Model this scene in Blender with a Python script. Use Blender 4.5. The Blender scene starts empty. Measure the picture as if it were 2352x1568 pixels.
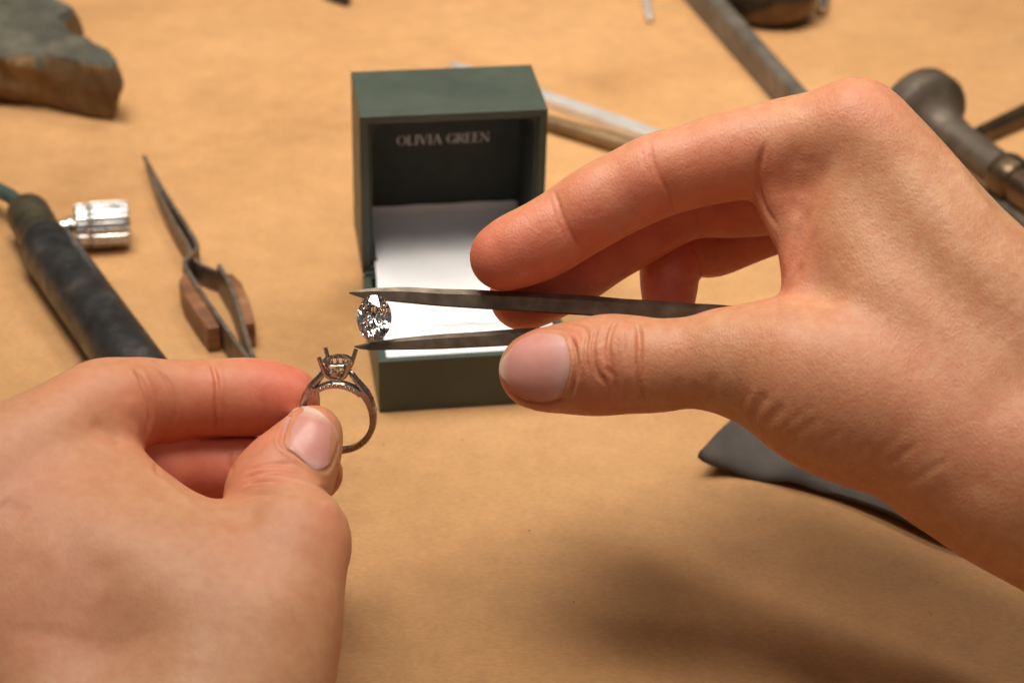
import bpy, bmesh, math, random
import numpy as np
from mathutils import Vector, Matrix
from mathutils.bvhtree import BVHTree

random.seed(7); np.random.seed(7)
SC = bpy.context.scene
COL = SC.collection

# ------------------------------------------------------------------ camera
PITCH, ROLL = math.radians(29.7), math.radians(1.2)
CAM = np.array([0.0, 0.0, 304.1])                       # millimetres above the bench top
FP = 8000 / 1.7415                                      # focal length, in pixels of a 2352 wide picture
CX, CY = 1176.0, 784.0
FW = np.array([0, math.cos(PITCH), -math.sin(PITCH)])
_u = np.array([0, math.sin(PITCH), math.cos(PITCH)]); _r = np.array([1.0, 0, 0])
RT = math.cos(ROLL) * _r + math.sin(ROLL) * _u
UP = -math.sin(ROLL) * _r + math.cos(ROLL) * _u
cd = bpy.data.cameras.new('camera'); cam = bpy.data.objects.new('camera', cd); COL.objects.link(cam)
cd.sensor_width = 36.0; cd.lens = 36.0 * 8000 / 4096
cd.clip_start = 0.01; cd.clip_end = 20
cam.matrix_world = Matrix(((RT[0], UP[0], -FW[0], CAM[0] / 1000), (RT[1], UP[1], -FW[1], CAM[1] / 1000),
                           (RT[2], UP[2], -FW[2], CAM[2] / 1000), (0, 0, 0, 1)))
cd.dof.use_dof = True; cd.dof.focus_distance = 0.462; cd.dof.aperture_fstop = 17.5; cd.dof.aperture_blades = 0
SC.camera = cam

# ------------------------------------------------------------------ world, lamps, exposure
w = bpy.data.worlds.new('World'); SC.world = w; w.use_nodes = True
bg = w.node_tree.nodes['Background']; bg.inputs[0].default_value = (0.95, 0.86, 0.76, 1); bg.inputs[1].default_value = 0.085

def area(name, loc, target, sx, sy, power, col):
    l = bpy.data.lights.new(name, 'AREA'); l.shape = 'RECTANGLE'; l.size = sx; l.size_y = sy
    l.energy = power; l.color = col
    o = bpy.data.objects.new(name, l); COL.objects.link(o)
    o.location = loc
    o.rotation_euler = (Vector(target) - Vector(loc)).to_track_quat('-Z', 'Y').to_euler()
    return o
bl = area('bench_lamp', (-0.15, 0.54, 0.74), (0.08, 0.80, 0), 0.52, 0.28, 2.95, (1.0, 0.94, 0.86)); bl.data.spread = math.radians(95)
area('ceiling_lamp', (0.40, 1.05, 1.40), (0.1, 0.66, 0), 1.00, 0.16, 8.0, (1.0, 0.94, 0.86))
for rx_, ry_, rz_ in ((-0.55, -0.25, 1.55), (0.60, -0.35, 1.60), (0.05, -0.85, 1.65)):     # unseen area lights added behind the camera for diamond sparkle and fill
    area('sparkle_fill', (rx_, ry_, rz_), (0.0, 0.5, 0), 1.40, 0.10, 1.15, (1.0, 0.96, 0.92))
SC.view_settings.view_transform = 'Standard'; SC.view_settings.look = 'None'
SC.view_settings.exposure = 0.10; SC.view_settings.gamma = 1.0
SC.render.engine = 'CYCLES'
cy = SC.cycles
cy.use_denoising = True
cy.max_bounces = 16; cy.transmission_bounces = 14; cy.glossy_bounces = 8; cy.diffuse_bounces = 5
cy.caustics_refractive = True; cy.caustics_reflective = True; cy.sample_clamp_indirect = 15.0; cy.blur_glossy = 0.2

# ------------------------------------------------------------------ coordinates
def P(x, y, d):                      # picture position (2352 wide) at depth d mm -> world mm
    return CAM + FW * d + RT * ((x - CX) * d / FP) - UP * ((y - CY) * d / FP)
def T(x, y, z=0.0):                  # picture position on the horizontal plane z (mm)
    r = FW + RT * ((x - CX) / FP) - UP * ((y - CY) / FP)
    return CAM + r * ((z - CAM[2]) / r[2])
def V3(x, y, d):                     # view-space mm used for the hands
    return np.array([(x - CX) * d / FP, -(y - CY) * d / FP, -d])
def v2w(v):
    v = np.asarray(v, float)
    return CAM + v[..., 0:1] * RT + v[..., 1:2] * UP - v[..., 2:3] * FW

# ------------------------------------------------------------------ materials
def nodes(name):
    m = bpy.data.materials.new(name); m.use_nodes = True
    nt = m.node_tree; return m, nt, nt.nodes['Principled BSDF']
def N(nt, t, **kw):
    n = nt.nodes.new(t)
    for k, v in kw.items():
        if k in n.inputs: n.inputs[k].default_value = v
        else: setattr(n, k, v)
    return n
def rgba(c): return (c[0], c[1], c[2], 1)
def coords(nt, scale=(1, 1, 1), rot=(0, 0, 0)):
    tc = N(nt, 'ShaderNodeTexCoord'); mp = N(nt, 'ShaderNodeMapping')
    mp.inputs['Scale'].default_value = scale; mp.inputs['Rotation'].default_value = rot
    nt.links.new(tc.outputs['Object'], mp.inputs['Vector']); return mp.outputs[0]
def ramp(nt, fac, stops):
    r = N(nt, 'ShaderNodeValToRGB'); el = r.color_ramp.elements
    while len(el) < len(stops): el.new(0.5)
    for e, (p, c) in zip(el, stops): e.position = p; e.color = rgba(c)
    nt.links.new(fac, r.inputs[0]); return r.outputs[0]
def noise(nt, vec, scale, detail=4, rough=0.55):
    n = N(nt, 'ShaderNodeTexNoise'); n.inputs['Scale'].default_value = scale
    n.inputs['Detail'].default_value = detail; n.inputs['Roughness'].default_value = rough
    nt.links.new(vec, n.inputs['Vector']); return n.outputs['Fac']
def bump(nt, b, h, dist, strength=1.0, prev=None):
    n = N(nt, 'ShaderNodeBump'); n.inputs['Distance'].default_value = dist; n.inputs['Strength'].default_value = strength
    nt.links.new(h, n.inputs['Height'])
    if prev: nt.links.new(prev, n.inputs['Normal'])
    nt.links.new(n.outputs[0], b.inputs['Normal']); return n.outputs[0]
def mix(nt, fac, a, b, blend='MIX'):
    n = N(nt, 'ShaderNodeMix', data_type='RGBA', blend_type=blend)
    for s, v in ((0, fac), (6, a), (7, b)):
        if isinstance(v, (int, float)): n.inputs[s].default_value = v
        elif isinstance(v, tuple): n.inputs[s].default_value = rgba(v)
        else: nt.links.new(v, n.inputs[s])
    return n.outputs[2]
def simple(name, stops, scale=200, rough=0.5, metal=0.0, rough_var=0.1, bump_mm=0.0, bscale=None, stretch=(1, 1, 1), spec=0.5, detail=5):
    m, nt, b = nodes(name)
    vec = coords(nt, stretch)
    f = noise(nt, vec, scale, detail)
    nt.links.new(ramp(nt, f, stops), b.inputs['Base Color'])
    b.inputs['Metallic'].default_value = metal
    b.inputs['Specular IOR Level'].default_value = spec
    mr = N(nt, 'ShaderNodeMapRange'); mr.inputs[3].default_value = rough - rough_var; mr.inputs[4].default_value = rough + rough_var
    mr.inputs[1].default_value = 0.3; mr.inputs[2].default_value = 0.7
    nt.links.new(noise(nt, vec, scale * 2.3, 3), mr.inputs[0]); nt.links.new(mr.outputs[0], b.inputs['Roughness'])
    if bump_mm: bump(nt, b, noise(nt, vec, bscale or scale * 3, 4), bump_mm / 1000)
    return m

def mat_table():
    m, nt, b = nodes('kraft_bench_top')
    v = coords(nt); vs = coords(nt, (1, 2.0, 1), (0, 0, 0.12))
    c = ramp(nt, noise(nt, v, 14, 5), [(0.3, (0.455, 0.236, 0.090)), (0.7, (0.535, 0.292, 0.122))])
    fib = noise(nt, vs, 520, 6, 0.75)
    c = mix(nt, 0.55, c, ramp(nt, fib, [(0.32, (0.36, 0.36, 0.36)), (0.68, (0.62, 0.62, 0.62))]), 'OVERLAY')
    blot = noise(nt, v, 38, 4)
    c = mix(nt, 0.26, c, ramp(nt, blot, [(0.35, (0.42, 0.42, 0.42)), (0.7, (0.6, 0.6, 0.6))]), 'OVERLAY')
    c = mix(nt, 0.30, c, ramp(nt, noise(nt, v, 130, 6, 0.7), [(0.3, (0.36, 0.36, 0.36)), (0.7, (0.63, 0.63, 0.63))]), 'OVERLAY')
    sp = N(nt, 'ShaderNodeTexVoronoi'); sp.inputs['Scale'].default_value = 75; nt.links.new(v, sp.inputs['Vector'])
    dots = ramp(nt, sp.outputs['Distance'], [(0.018, (0.16, 0.09, 0.05)), (0.03, (1, 1, 1))])
    c = mix(nt, 0.6, c, dots, 'MULTIPLY')
    st = noise(nt, v, 9, 6, 0.65)
    c = mix(nt, 0.5, c, ramp(nt, st, [(0.30, (0.66, 0.60, 0.54)), (0.42, (1, 1, 1))]), 'MULTIPLY')
    nt.links.new(c, b.inputs['Base Color'])
    b.inputs['Roughness'].default_value = 0.62; b.inputs['Specular IOR Level'].default_value = 0.3
    n1 = bump(nt, b, fib, 0.00025, 0.8)
    bump(nt, b, noise(nt, v, 60, 3), 0.0008, 0.5, n1)
    return m

def mat_skin(name, seed, fine=1.0, mo=1.0):
    m, nt, b = nodes(name)
    v = coords(nt)
    off = N(nt, 'ShaderNodeVectorMath', operation='ADD'); off.inputs[1].default_value = (seed, seed * .3, 0)
    nt.links.new(v, off.inputs[0]); v = off.outputs[0]
    base = ramp(nt, noise(nt, v, 95, 5, 0.6), [(0.28, (0.54, 0.248, 0.112)), (0.5, (0.60, 0.292, 0.140)), (0.75, (0.65, 0.338, 0.170))])
    mott = noise(nt, v, 420, 3)
    base = mix(nt, 0.30 * mo, base, ramp(nt, mott, [(0.35, (0.55, 0.21, 0.10)), (0.65, (0.66, 0.35, 0.185))]))
    base = mix(nt, 0.24 * mo, base, ramp(nt, noise(nt, v, 210, 5, 0.7), [(0.38, (0.56, 0.21, 0.105)), (0.62, (0.67, 0.38, 0.21))]))
    at = N(nt, 'ShaderNodeAttribute', attribute_name='flush')
    nt_f = N(nt, 'ShaderNodeMath', operation='MULTIPLY'); nt_f.inputs[1].default_value = 1.0
    nt.links.new(at.outputs['Fac'], nt_f.inputs[0])
    base = mix(nt, nt_f.outputs[0], base, ramp(nt, noise(nt, v, 160, 3), [(0.3, (0.64, 0.150, 0.085)), (0.7, (0.73, 0.215, 0.130))]))
    nt.links.new(base, b.inputs['Base Color'])
    b.inputs['Subsurface Weight'].default_value = 0.30
    b.inputs['Subsurface Radius'].default_value = (1.0, 0.36, 0.2)
    b.inputs['Subsurface Scale'].default_value = 0.0022
    b.inputs['Roughness'].default_value = 0.50; b.inputs['Specular IOR Level'].default_value = 0.42
    vo = N(nt, 'ShaderNodeTexVoronoi', feature='DISTANCE_TO_EDGE'); vo.inputs['Scale'].default_value = 1150
    mp = N(nt, 'ShaderNodeMapping'); mp.inputs['Scale'].default_value = (1.0, 0.55, 0.8); mp.inputs['Rotation'].default_value = (0.2, 0.3, 0.7)
    nt.links.new(v, mp.inputs[0]); nt.links.new(mp.outputs[0], vo.inputs['Vector'])
    n1 = bump(nt, b, vo.outputs['Distance'], 0.00018, 0.6 * fine)
    bump(nt, b, noise(nt, v, 620, 4, 0.6), 0.00020, 0.65 * fine, n1)
    return m

def mat_nail():
    m, nt, b = nodes('nail')
    v = coords(nt)
    at = N(nt, 'ShaderNodeAttribute', attribute_name='along')
    c = ramp(nt, at.outputs['Fac'], [(0.0, (0.66, 0.35, 0.28)), (0.12, (0.70, 0.40, 0.35)), (0.30, (0.66, 0.29, 0.235)), (0.80, (0.65, 0.27, 0.21)), (0.88, (0.70, 0.40, 0.28)), (0.94, (0.78, 0.60, 0.44)), (1.0, (0.72, 0.54, 0.38))])
    c = mix(nt, 0.25, c, ramp(nt, noise(nt, v, 300, 3), [(0.3, (0.62, 0.30, 0.26)), (0.7, (0.76, 0.46, 0.42))]))
    nt.links.new(c, b.inputs['Base Color'])
    b.inputs['Roughness'].default_value = 0.28; b.inputs['Specular IOR Level'].default_value = 0.4
    b.inputs['Subsurface Weight'].default_value = 0.2; b.inputs['Subsurface Scale'].default_value = 0.001; b.inputs['Subsurface Radius'].default_value = (1, .4, .3)
    bump(nt, b, noise(nt, v, 500, 3), 0.00008, 0.5)
    return m

M = {
 'table': mat_table(),
 'green': simple('green_leatherette', [(0.3, (0.040, 0.052, 0.037)), (0.7, (0.055, 0.068, 0.050))], 60, 0.44, 0, 0.05, 0.03, 2600),
 'green_in': simple('dark_green_lining', [(0.3, (0.032, 0.038, 0.028)), (0.7, (0.046, 0.052, 0.039))], 90, 0.75, 0, 0.05, 0.04, 2200),
 'white_pad': simple('white_satin_pad', [(0.3, (0.78, 0.76, 0.75)), (0.7, (0.84, 0.82, 0.81))], 30, 0.7, 0, 0.05, 0.10, 160),
 'slot': simple('slot_shade_cloth', [(0.3, (0.72, 0.70, 0.67)), (0.7, (0.79, 0.77, 0.75))], 200, 0.8),
 'letter': simple('silver_foil_print', [(0.3, (0.62, 0.55, 0.53)), (0.7, (0.72, 0.66, 0.64))], 300, 0.5, 0.0),
 'steel_dark': simple('oxidised_steel', [(0.25, (0.105, 0.072, 0.046)), (0.5, (0.165, 0.122, 0.085)), (0.75, (0.23, 0.185, 0.14))], 260, 0.46, 0.5, 0.12, 0.05, 900),
 'gold': simple('white_gold', [(0.3, (0.40, 0.37, 0.33)), (0.7, (0.52, 0.49, 0.44))], 300, 0.26, 1.0, 0.06),
 'gold_cut': simple('polished_white_gold', [(0.3, (0.80, 0.75, 0.69)), (0.7, (0.86, 0.82, 0.76))], 300, 0.10, 1.0, 0.04),
 'chrome': simple('worn_chrome', [(0.3, (0.62, 0.59, 0.56)), (0.7, (0.76, 0.74, 0.71))], 150, 0.30, 1.0, 0.07, 0.03, 800),
 'bright_steel': simple('bright_steel', [(0.3, (0.60, 0.56, 0.50)), (0.7, (0.76, 0.72, 0.66))], 80, 0.40, 0.55, 0.08, 0.03, 600),
 'torch_black': simple('scuffed_black_grip', [(0.36, (0.013, 0.012, 0.012)), (0.56, (0.026, 0.024, 0.022)), (0.74, (0.075, 0.065, 0.056))], 90, 0.40, 0.0, 0.14, 0.08, 500, (1, 1, 1), 0.5, 8),
 'torch_brass': simple('tarnished_brass', [(0.3, (0.05, 0.043, 0.028)), (0.7, (0.13, 0.105, 0.06))], 160, 0.45, 0.6, 0.1),
 'hose': simple('green_rubber_hose', [(0.3, (0.03, 0.055, 0.042)), (0.7, (0.055, 0.09, 0.07))], 120, 0.55),
 'wood_grip': simple('red_brown_wood_grip', [(0.3, (0.085, 0.036, 0.016)), (0.52, (0.21, 0.085, 0.034)), (0.75, (0.36, 0.165, 0.075))], 70, 0.5, 0, 0.1, 0.1, 500, (1, 1, 4)),
 'wood_end': simple('dark_wood_end', [(0.3, (0.045, 0.028, 0.018)), (0.7, (0.12, 0.075, 0.05))], 200, 0.6),
 'tool_steel': simple('grey_tool_steel', [(0.25, (0.050, 0.034, 0.021)), (0.5, (0.082, 0.060, 0.040)), (0.75, (0.125, 0.096, 0.068))], 120, 0.58, 0.35, 0.1, 0.06, 500),
 'block_top': simple('worn_grey_block_face', [(0.3, (0.036, 0.035, 0.024)), (0.5, (0.062, 0.058, 0.038)), (0.72, (0.125, 0.108, 0.070))], 70, 0.8, 0, 0.1, 1.2, 130),
 'block_side': simple('raw_wood_block_side', [(0.28, (0.085, 0.046, 0.014)), (0.5, (0.15, 0.084, 0.028)), (0.75, (0.27, 0.175, 0.085))], 60, 0.85, 0, 0.1, 0.8, 160, (1.4, 1.4, 0.7)),
 'bar_grey': simple('dull_grey_bar', [(0.3, (0.10, 0.080, 0.058)), (0.7, (0.18, 0.152, 0.12))], 90, 0.55, 0.4, 0.1, 0.06, 400),
 'bar_brown': simple('bronze_bar', [(0.3, (0.13, 0.075, 0.03)), (0.7, (0.24, 0.145, 0.065))], 90, 0.5, 0.4, 0.1),
 'black_tool': simple('black_tool', [(0.3, (0.012, 0.014, 0.010)), (0.7, (0.024, 0.026, 0.020))], 90, 0.5),
 'dark_bronze': simple('dark_bronze', [(0.25, (0.06, 0.036, 0.02)), (0.6, (0.13, 0.085, 0.05)), (0.8, (0.22, 0.15, 0.09))], 80, 0.33, 0.8, 0.1),
 'nail': mat_nail(),
 'skin': mat_skin('skin', 0.0), 'skin_b': mat_skin('skin_near', 3.1, 0.45, 0.6),
}
def mat_cloth():
    m, nt, b = nodes('grey_twill')
    v = coords(nt, (1, 1, 1), (0, 0, 0.8))
    wv = N(nt, 'ShaderNodeTexWave'); wv.inputs['Scale'].default_value = 520; wv.inputs['Distortion'].default_value = 0.6; wv.inputs['Detail'].default_value = 2
    nt.links.new(v, wv.inputs['Vector'])
    c = ramp(nt, noise(nt, v, 90, 4), [(0.3, (0.062, 0.049, 0.041)), (0.7, (0.10, 0.080, 0.066))])
    c = mix(nt, 0.55, c, ramp(nt, wv.outputs['Fac'], [(0.2, (0.3, 0.3, 0.3)), (0.8, (0.62, 0.62, 0.62))]), 'OVERLAY')
    nt.links.new(c, b.inputs['Base Color']); b.inputs['Roughness'].default_value = 0.85
    b.inputs['Sheen Weight'].default_value = 0.05
    bump(nt, b, wv.outputs['Fac'], 0.0002, 0.6); return m
M['cloth'] = mat_cloth()
DIOR = 2.42
def mat_diamond():
    m, nt, b = nodes('diamond')
    b.inputs['Base Color'].default_value = (1, 1, 1, 1); b.inputs['Roughness'].default_value = 0.0
    b.inputs['IOR'].default_value = DIOR; b.inputs['Transmission Weight'].default_value = 1.0
    tint = N(nt, 'ShaderNodeTexNoise'); tint.inputs['Scale'].default_value = 50
    nt.links.new(ramp(nt, tint.outputs['Fac'], [(0, (0.98, 0.97, 0.98)), (1, (1, 1, 1))]), b.inputs['Base Color'])
    return m
M['diamond'] = mat_diamond()

# ------------------------------------------------------------------ object helpers (geometry given in world mm)
WL = {}
def thing(name, base, label, cat, group=None):
    o = bpy.data.objects.new(name, None); COL.objects.link(o); o.empty_display_size = 0.01
    o.location = Vector(base) / 1000; WL[o] = np.array(base, float)
    tag(o, label, cat, group); return o
def tag(o, label=None, cat=None, group=None, kind=None):
    if label: o['label'] = label
    if cat: o['category'] = cat
    if group: o['group'] = group
    if kind: o['kind'] = kind
    return o
def ob(name, verts, faces, mat, parent=None, smooth=False, mats=None, bevel=0, auto=None):
    verts = np.asarray(verts, float)
    if parent is not None: org = WL[parent]
    else: org = np.array([verts[:, 0].mean(), verts[:, 1].mean(), verts[:, 2].min()])
    me = bpy.data.meshes.new(name)
    me.from_pydata([tuple(q) for q in (verts - org) / 1000], [], [tuple(int(i) for i in f) for f in faces])
    bm = bmesh.new(); bm.from_mesh(me)
    bmesh.ops.remove_doubles(bm, verts=bm.verts, dist=1e-7)
    bmesh.ops.recalc_face_normals(bm, faces=bm.faces)
    if bevel:
        ed = [e for e in bm.edges if len(e.link_faces) == 2 and e.calc_face_angle(0) > 0.6]
        bmesh.ops.bevel(bm, geom=ed, offset=bevel / 1000, segments=2, affect='EDGES', profile=0.6, clamp_overlap=True)
    bm.to_mesh(me); bm.free()
    me.materials.append(M[mat] if isinstance(mat, str) else mat)
    for p in me.polygons: p.use_smooth = bool(smooth)
    o = bpy.data.objects.new(name, me); COL.objects.link(o)
    if smooth and auto:
        import bpy as _b
        me.set_sharp_from_angle(angle=math.radians(auto))
    o.location = Vector(org - (WL[parent] if parent is not None else 0)) / 1000 if parent is None else (0, 0, 0)
    if parent is not None: o.parent = parent
    WL[o] = org; return o

def box_vf(x0, x1, y0, y1, z0, z1):
    v = [(x, y, z) for z in (z0, z1) for y in (y0, y1) for x in (x0, x1)]
    return v, [(0, 2, 3, 1), (4, 5, 7, 6), (0, 1, 5, 4), (1, 3, 7, 5), (3, 2, 6, 7), (2, 0, 4, 6)]
def join(*parts):
    V, F = [], []
    for v, f in parts:
        n = len(V); V += [tuple(q) for q in v]; F += [tuple(i + n for i in g) for g in f]
    return V, F
def xf(vf, fn): return [fn(*q) for q in vf[0]], vf[1]
def frame(axis, hint=(0, 0, 1)):
    a = np.asarray(axis, float); a = a / np.linalg.norm(a); h = np.asarray(hint, float)
    s = np.cross(h, a); s /= np.linalg.norm(s); return a, s, np.cross(a, s)
def loft(rings, cap=True, closed=False):
    n = len(rings[0]); V = [tuple(q) for r in rings for q in r]; F = []
    m = len(rings)
    for i in range(m if closed else m - 1):
        a, b = i * n, ((i + 1) % m) * n
        for j in range(n): F.append((a + j, a + (j + 1) % n, b + (j + 1) % n, b + j))
    if cap and not closed: F.append(tuple(range(n))[::-1]); F.append(tuple((m - 1) * n + j for j in range(n)))
    return V, F
def lathe(p0, p1, prof, n=32, hint=(0, 0, 1), flute=0, fd=0.0):
    p0 = np.asarray(p0, float); p1 = np.asarray(p1, float); a, s, t = frame(p1 - p0, hint); L = np.linalg.norm(p1 - p0)
    R = []
    for u, r in prof:
        c = p0 + a * (u * L)
        ring = []
        for k in range(n):
            an = 2 * math.pi * k / n; rr = r
            if flute and r > 0.3: rr = r - fd * (0.5 + 0.5 * math.cos(an * flute)) ** 3
            ring.append(c + (s * math.cos(an) + t * math.sin(an)) * rr)
        R.append(ring)
    return loft(R)
def tube(path, radii, n=12, hint=(0, 0, 1), sq=None):
    path = [np.asarray(p, float) for p in path]; R = []
    for i, p in enumerate(path):
        d = path[min(i + 1, len(path) - 1)] - path[max(i - 1, 0)]
        a, s, t = frame(d, hint); r = radii[i] if hasattr(radii, '__len__') else radii
        R.append([p + (s * math.cos(2 * math.pi * k / n) + t * math.sin(2 * math.pi * k / n)) * r for k in range(n)])
    return loft(R)
def prism(top, h):                  # polygon of world points, extruded downwards by h
    n = len(top); V = [tuple(q) for q in top] + [(q[0], q[1], q[2] - h) for q in top]
    F = [tuple(range(n)), tuple(range(2 * n - 1, n - 1, -1))] + [(i, n + i, n + (i + 1) % n, (i + 1) % n) for i in range(n)]
    return V, F
def catmull(pts, per=8):
    pts = np.asarray(pts, float); n = len(pts); out = []
    for i in range(n - 1):
        p0 = pts[max(i - 1, 0)]; p1 = pts[i]; p2 = pts[i + 1]; p3 = pts[min(i + 2, n - 1)]
        if i == 0: p0 = 2 * p1 - p2
        if i == n - 2: p3 = 2 * p2 - p1
        for k in range(per):
            t = k / per
            out.append(0.5 * ((2 * p1) + (-p0 + p2) * t + (2 * p0 - 5 * p1 + 4 * p2 - p3) * t * t + (-p0 + 3 * p1 - 3 * p2 + p3) * t ** 3))
    out.append(pts[-1]); return np.array(out)

# ------------------------------------------------------------------ bench top
v, f = box_vf(-900, 900, -250, 1700, -25, 0)
tb = ob('table', v, f, 'table'); tag(tb, kind='structure')

# ------------------------------------------------------------------ ring box
BW, BD, BT, BH = 56.0, 53.2, 31.8, 17.0
BO = CAM + np.array([-37.8, 489.9, -304.1]); yaw, dl = math.radians(9.2), math.radians(-2.5)
ex = np.array([math.cos(yaw), math.sin(yaw), 0]); ey = np.array([-math.sin(yaw), math.cos(yaw), 0]); ez = np.array([0, 0, 1.0])
def B(x, y, z): return BO + ex * x + ey * y + ez * (z + 0.15)
lu = ey * math.sin(dl) + ez * math.cos(dl); lb = ey * math.cos(dl) - ez * math.sin(dl)
def LID(x, y, z): return B(0, BD, BH) + ex * x + lu * z + lb * (y + 0.25)     # z up the lid, y into the lid
gb = thing('ring_box', B(BW / 2, BD / 2, -0.15), 'open dark green ring box with white pad and silver lettering inside its lid', 'ring box')
t = 2.4
def tray(fn, W, D, H, t, lip):      # open tray, floor at y=H side handled by fn
    return None
def shell(W, D, H, t):              # open-topped box, outer walls, local (x,y,z)
    o = [(0, 0), (W, 0), (W, D), (0, D)]; i = [(t, t), (W - t, t), (W - t, D - t), (t, D - t)]
    V = [(x, y, 0) for x, y in o] + [(x, y, H) for x, y in o] + [(x, y, H) for x, y in i] + [(x, y, t) for x, y in i]
    F = [(3, 2, 1, 0), (12, 13, 14, 15)]
    for k in range(4):
        n = (k + 1) % 4
        F += [(k, n, 4 + n, 4 + k), (4 + k, 4 + n, 8 + n, 8 + k), (8 + k, 8 + n, 12 + n, 12 + k)]
    return V, F
s = shell(BW, BD, BH, t)
base = ob('base', [B(*q) for q in s[0]], s[1], 'green', gb, bevel=0.35)
s = shell(BW, BD, BT, t)            # lid: its opening faces forward; z' = depth
lid = ob('lid', [LID(q[0], BT - q[2], q[1]) for q in s[0]], s[1], 'green', gb, bevel=0.35)
v, f = box_vf(0.5, BW - 0.5, BD - 1.6, BD + 1.2, BH - 1.2, BH + 1.0)
ob('hinge', [B(*q) for q in v], f, 'green', gb, bevel=0.2)
# inner liner frame of the lid, set back from the rim, and its back panel
li = 0.15
def liner(W, D, t0, t1, d0, d1, nround=6, rc=3.0):
    def rr(a, b, c, d, r):
        pts = []
        for cx, cy, a0 in ((c - r, d - r, 0), (a + r, d - r, 90), (a + r, b + r, 180), (c - r, b + r, 270)):
            for k in range(nround + 1):
                an = math.radians(a0 + 90 * k / nround); pts.append((cx + r * math.cos(an), cy + r * math.sin(an)))
        return pts
    o = rr(t0, t0, W - t0, D - t0, 0.6); i = rr(t1, t1, W - t1, D - t1, rc)
    n = len(o); V = [(x, d0, z) for x, z in o] + [(x, d0, z) for x, z in i] + [(x, d1, z) for x, z in i] + [(x, d1, z) for x, z in o]
    F = []
    for k in range(n):
        m = (k + 1) % n
        F += [(k, m, n + m, n + k), (n + k, n + m, 2 * n + m, 2 * n + k), (2 * n + k, 2 * n + m, 3 * n + m, 3 * n + k), (3 * n + k, 3 * n + m, m, k)]
    return V, F
s = liner(BW, BD, t + 0.05, t + 1.1, 1.2, BT - t - 0.2)
ob('lid_liner', [LID(*q) for q in s[0]], s[1], 'green_in', lid)
v, f = box_vf(t + 1.15, BW - t - 1.15, BT - t - 1.6, BT - t - 0.3, t + 1.15, BD - t - 1.15)
pan = ob('back_panel', [LID(*q) for q in v], f, 'green_in', lid)
# pad: runs flush with the rim, then back over the hinge and up the lid's rear
pts = [(1.0, BH - 5.0), (0.25, BH - 1.2), (1.2, BH - 0.5), (6, BH - 0.25), (25, BH + 0.2), (42, BH + 0.5), (BD - t - 4.5, BH + 1.6), (BD - t - 1.5, BH + 3.2)]
prof = [B(0, y + t, z) for y, z in pts]
lidp = [(2.5, t + 1.9), (8, t + 1.9), (15, t + 2.1), (21, t + 2.6), (25.6, t + 4.0), (27.2, t + 6.0)]
prof += [LID(0, y, z) for y, z in lidp]
prof = catmull(prof, 5)
xs = np.linspace(t + 0.3, BW - t - 0.3, 30)
V = []; F = []
def padz(u, x):
    e = min(x - xs[0], xs[-1] - x); return -0.5 * math.exp(-e / 0.6)
for i, q in enumerate(prof):
    for x in xs:
        xx = x
        ins = 1.25 * min(max((i - 14) / 14, 0), 1); xx = (t + 0.3 + ins) + (x - xs[0]) / (xs[-1] - xs[0]) * (BW - 2 * t - 0.6 - 2 * ins)
        V.append(q + ex * xx + ez * (padz(i, x) + 0.12 * math.sin(x * .35 + i * .3)))
n = len(xs)
for i in range(len(prof) - 1):
    for j in range(n - 1): F.append((i * n + j, i * n + j + 1, (i + 1) * n + j + 1, (i + 1) * n + j))
pad = ob('pad', V, F, 'white_pad', gb, smooth=True)
v, f = box_vf(17, 40, 0, 0.9, BH + 0.2, BH + 0.45)
v = []
for i in range(25):
    x = 16 + 26 * i / 24; y = 18.5 + 0.5 * math.sin(i * .7); h = 0.35 * math.sin(math.pi * i / 24) ** .5 + 0.05
    v += [B(x, y - h, BH + 0.46), B(x, y + h, BH + 0.50)]
f = [(2 * i, 2 * i + 1, 2 * i + 3, 2 * i + 2) for i in range(24)]
ob('ring_slot', v, f, 'slot', pad)
# lettering: serif capitals from strokes (units of cap height)
def stroke(x0, y0, x1, y1, w0, w1=None):
    w1 = w0 if w1 is None else w1; d = np.array([x1 - x0, y1 - y0]); d = d / np.linalg.norm(d); nx, ny = -d[1], d[0]
    return [(x0 + nx * w0 / 2, y0 + ny * w0 / 2), (x0 - nx * w0 / 2, y0 - ny * w0 / 2), (x1 - nx * w1 / 2, y1 - ny * w1 / 2), (x1 + nx * w1 / 2, y1 + ny * w1 / 2)]
def ser(x, y, wd=.26): return stroke(x - wd / 2, y, x + wd / 2, y, .05)
def arc(cx, cy, rx, ry, a0, a1, wt, wn, n=18):
    out = []
    for k in range(n):
        q = []
        for kk in (k, k + 1):
            a = math.radians(a0 + (a1 - a0) * kk / n); wd = wn + (wt - wn) * abs(math.cos(a)) ** 1.5
            q.append(((cx + (rx + wd / 2) * math.cos(a), cy + (ry + wd / 2 * .6) * math.sin(a)), (cx + (rx - wd / 2) * math.cos(a), cy + (ry - wd / 2 * .6) * math.sin(a))))
        out.append([q[0][0], q[0][1], q[1][1], q[1][0]])
    return out
K, H_ = .15, .06
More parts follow.
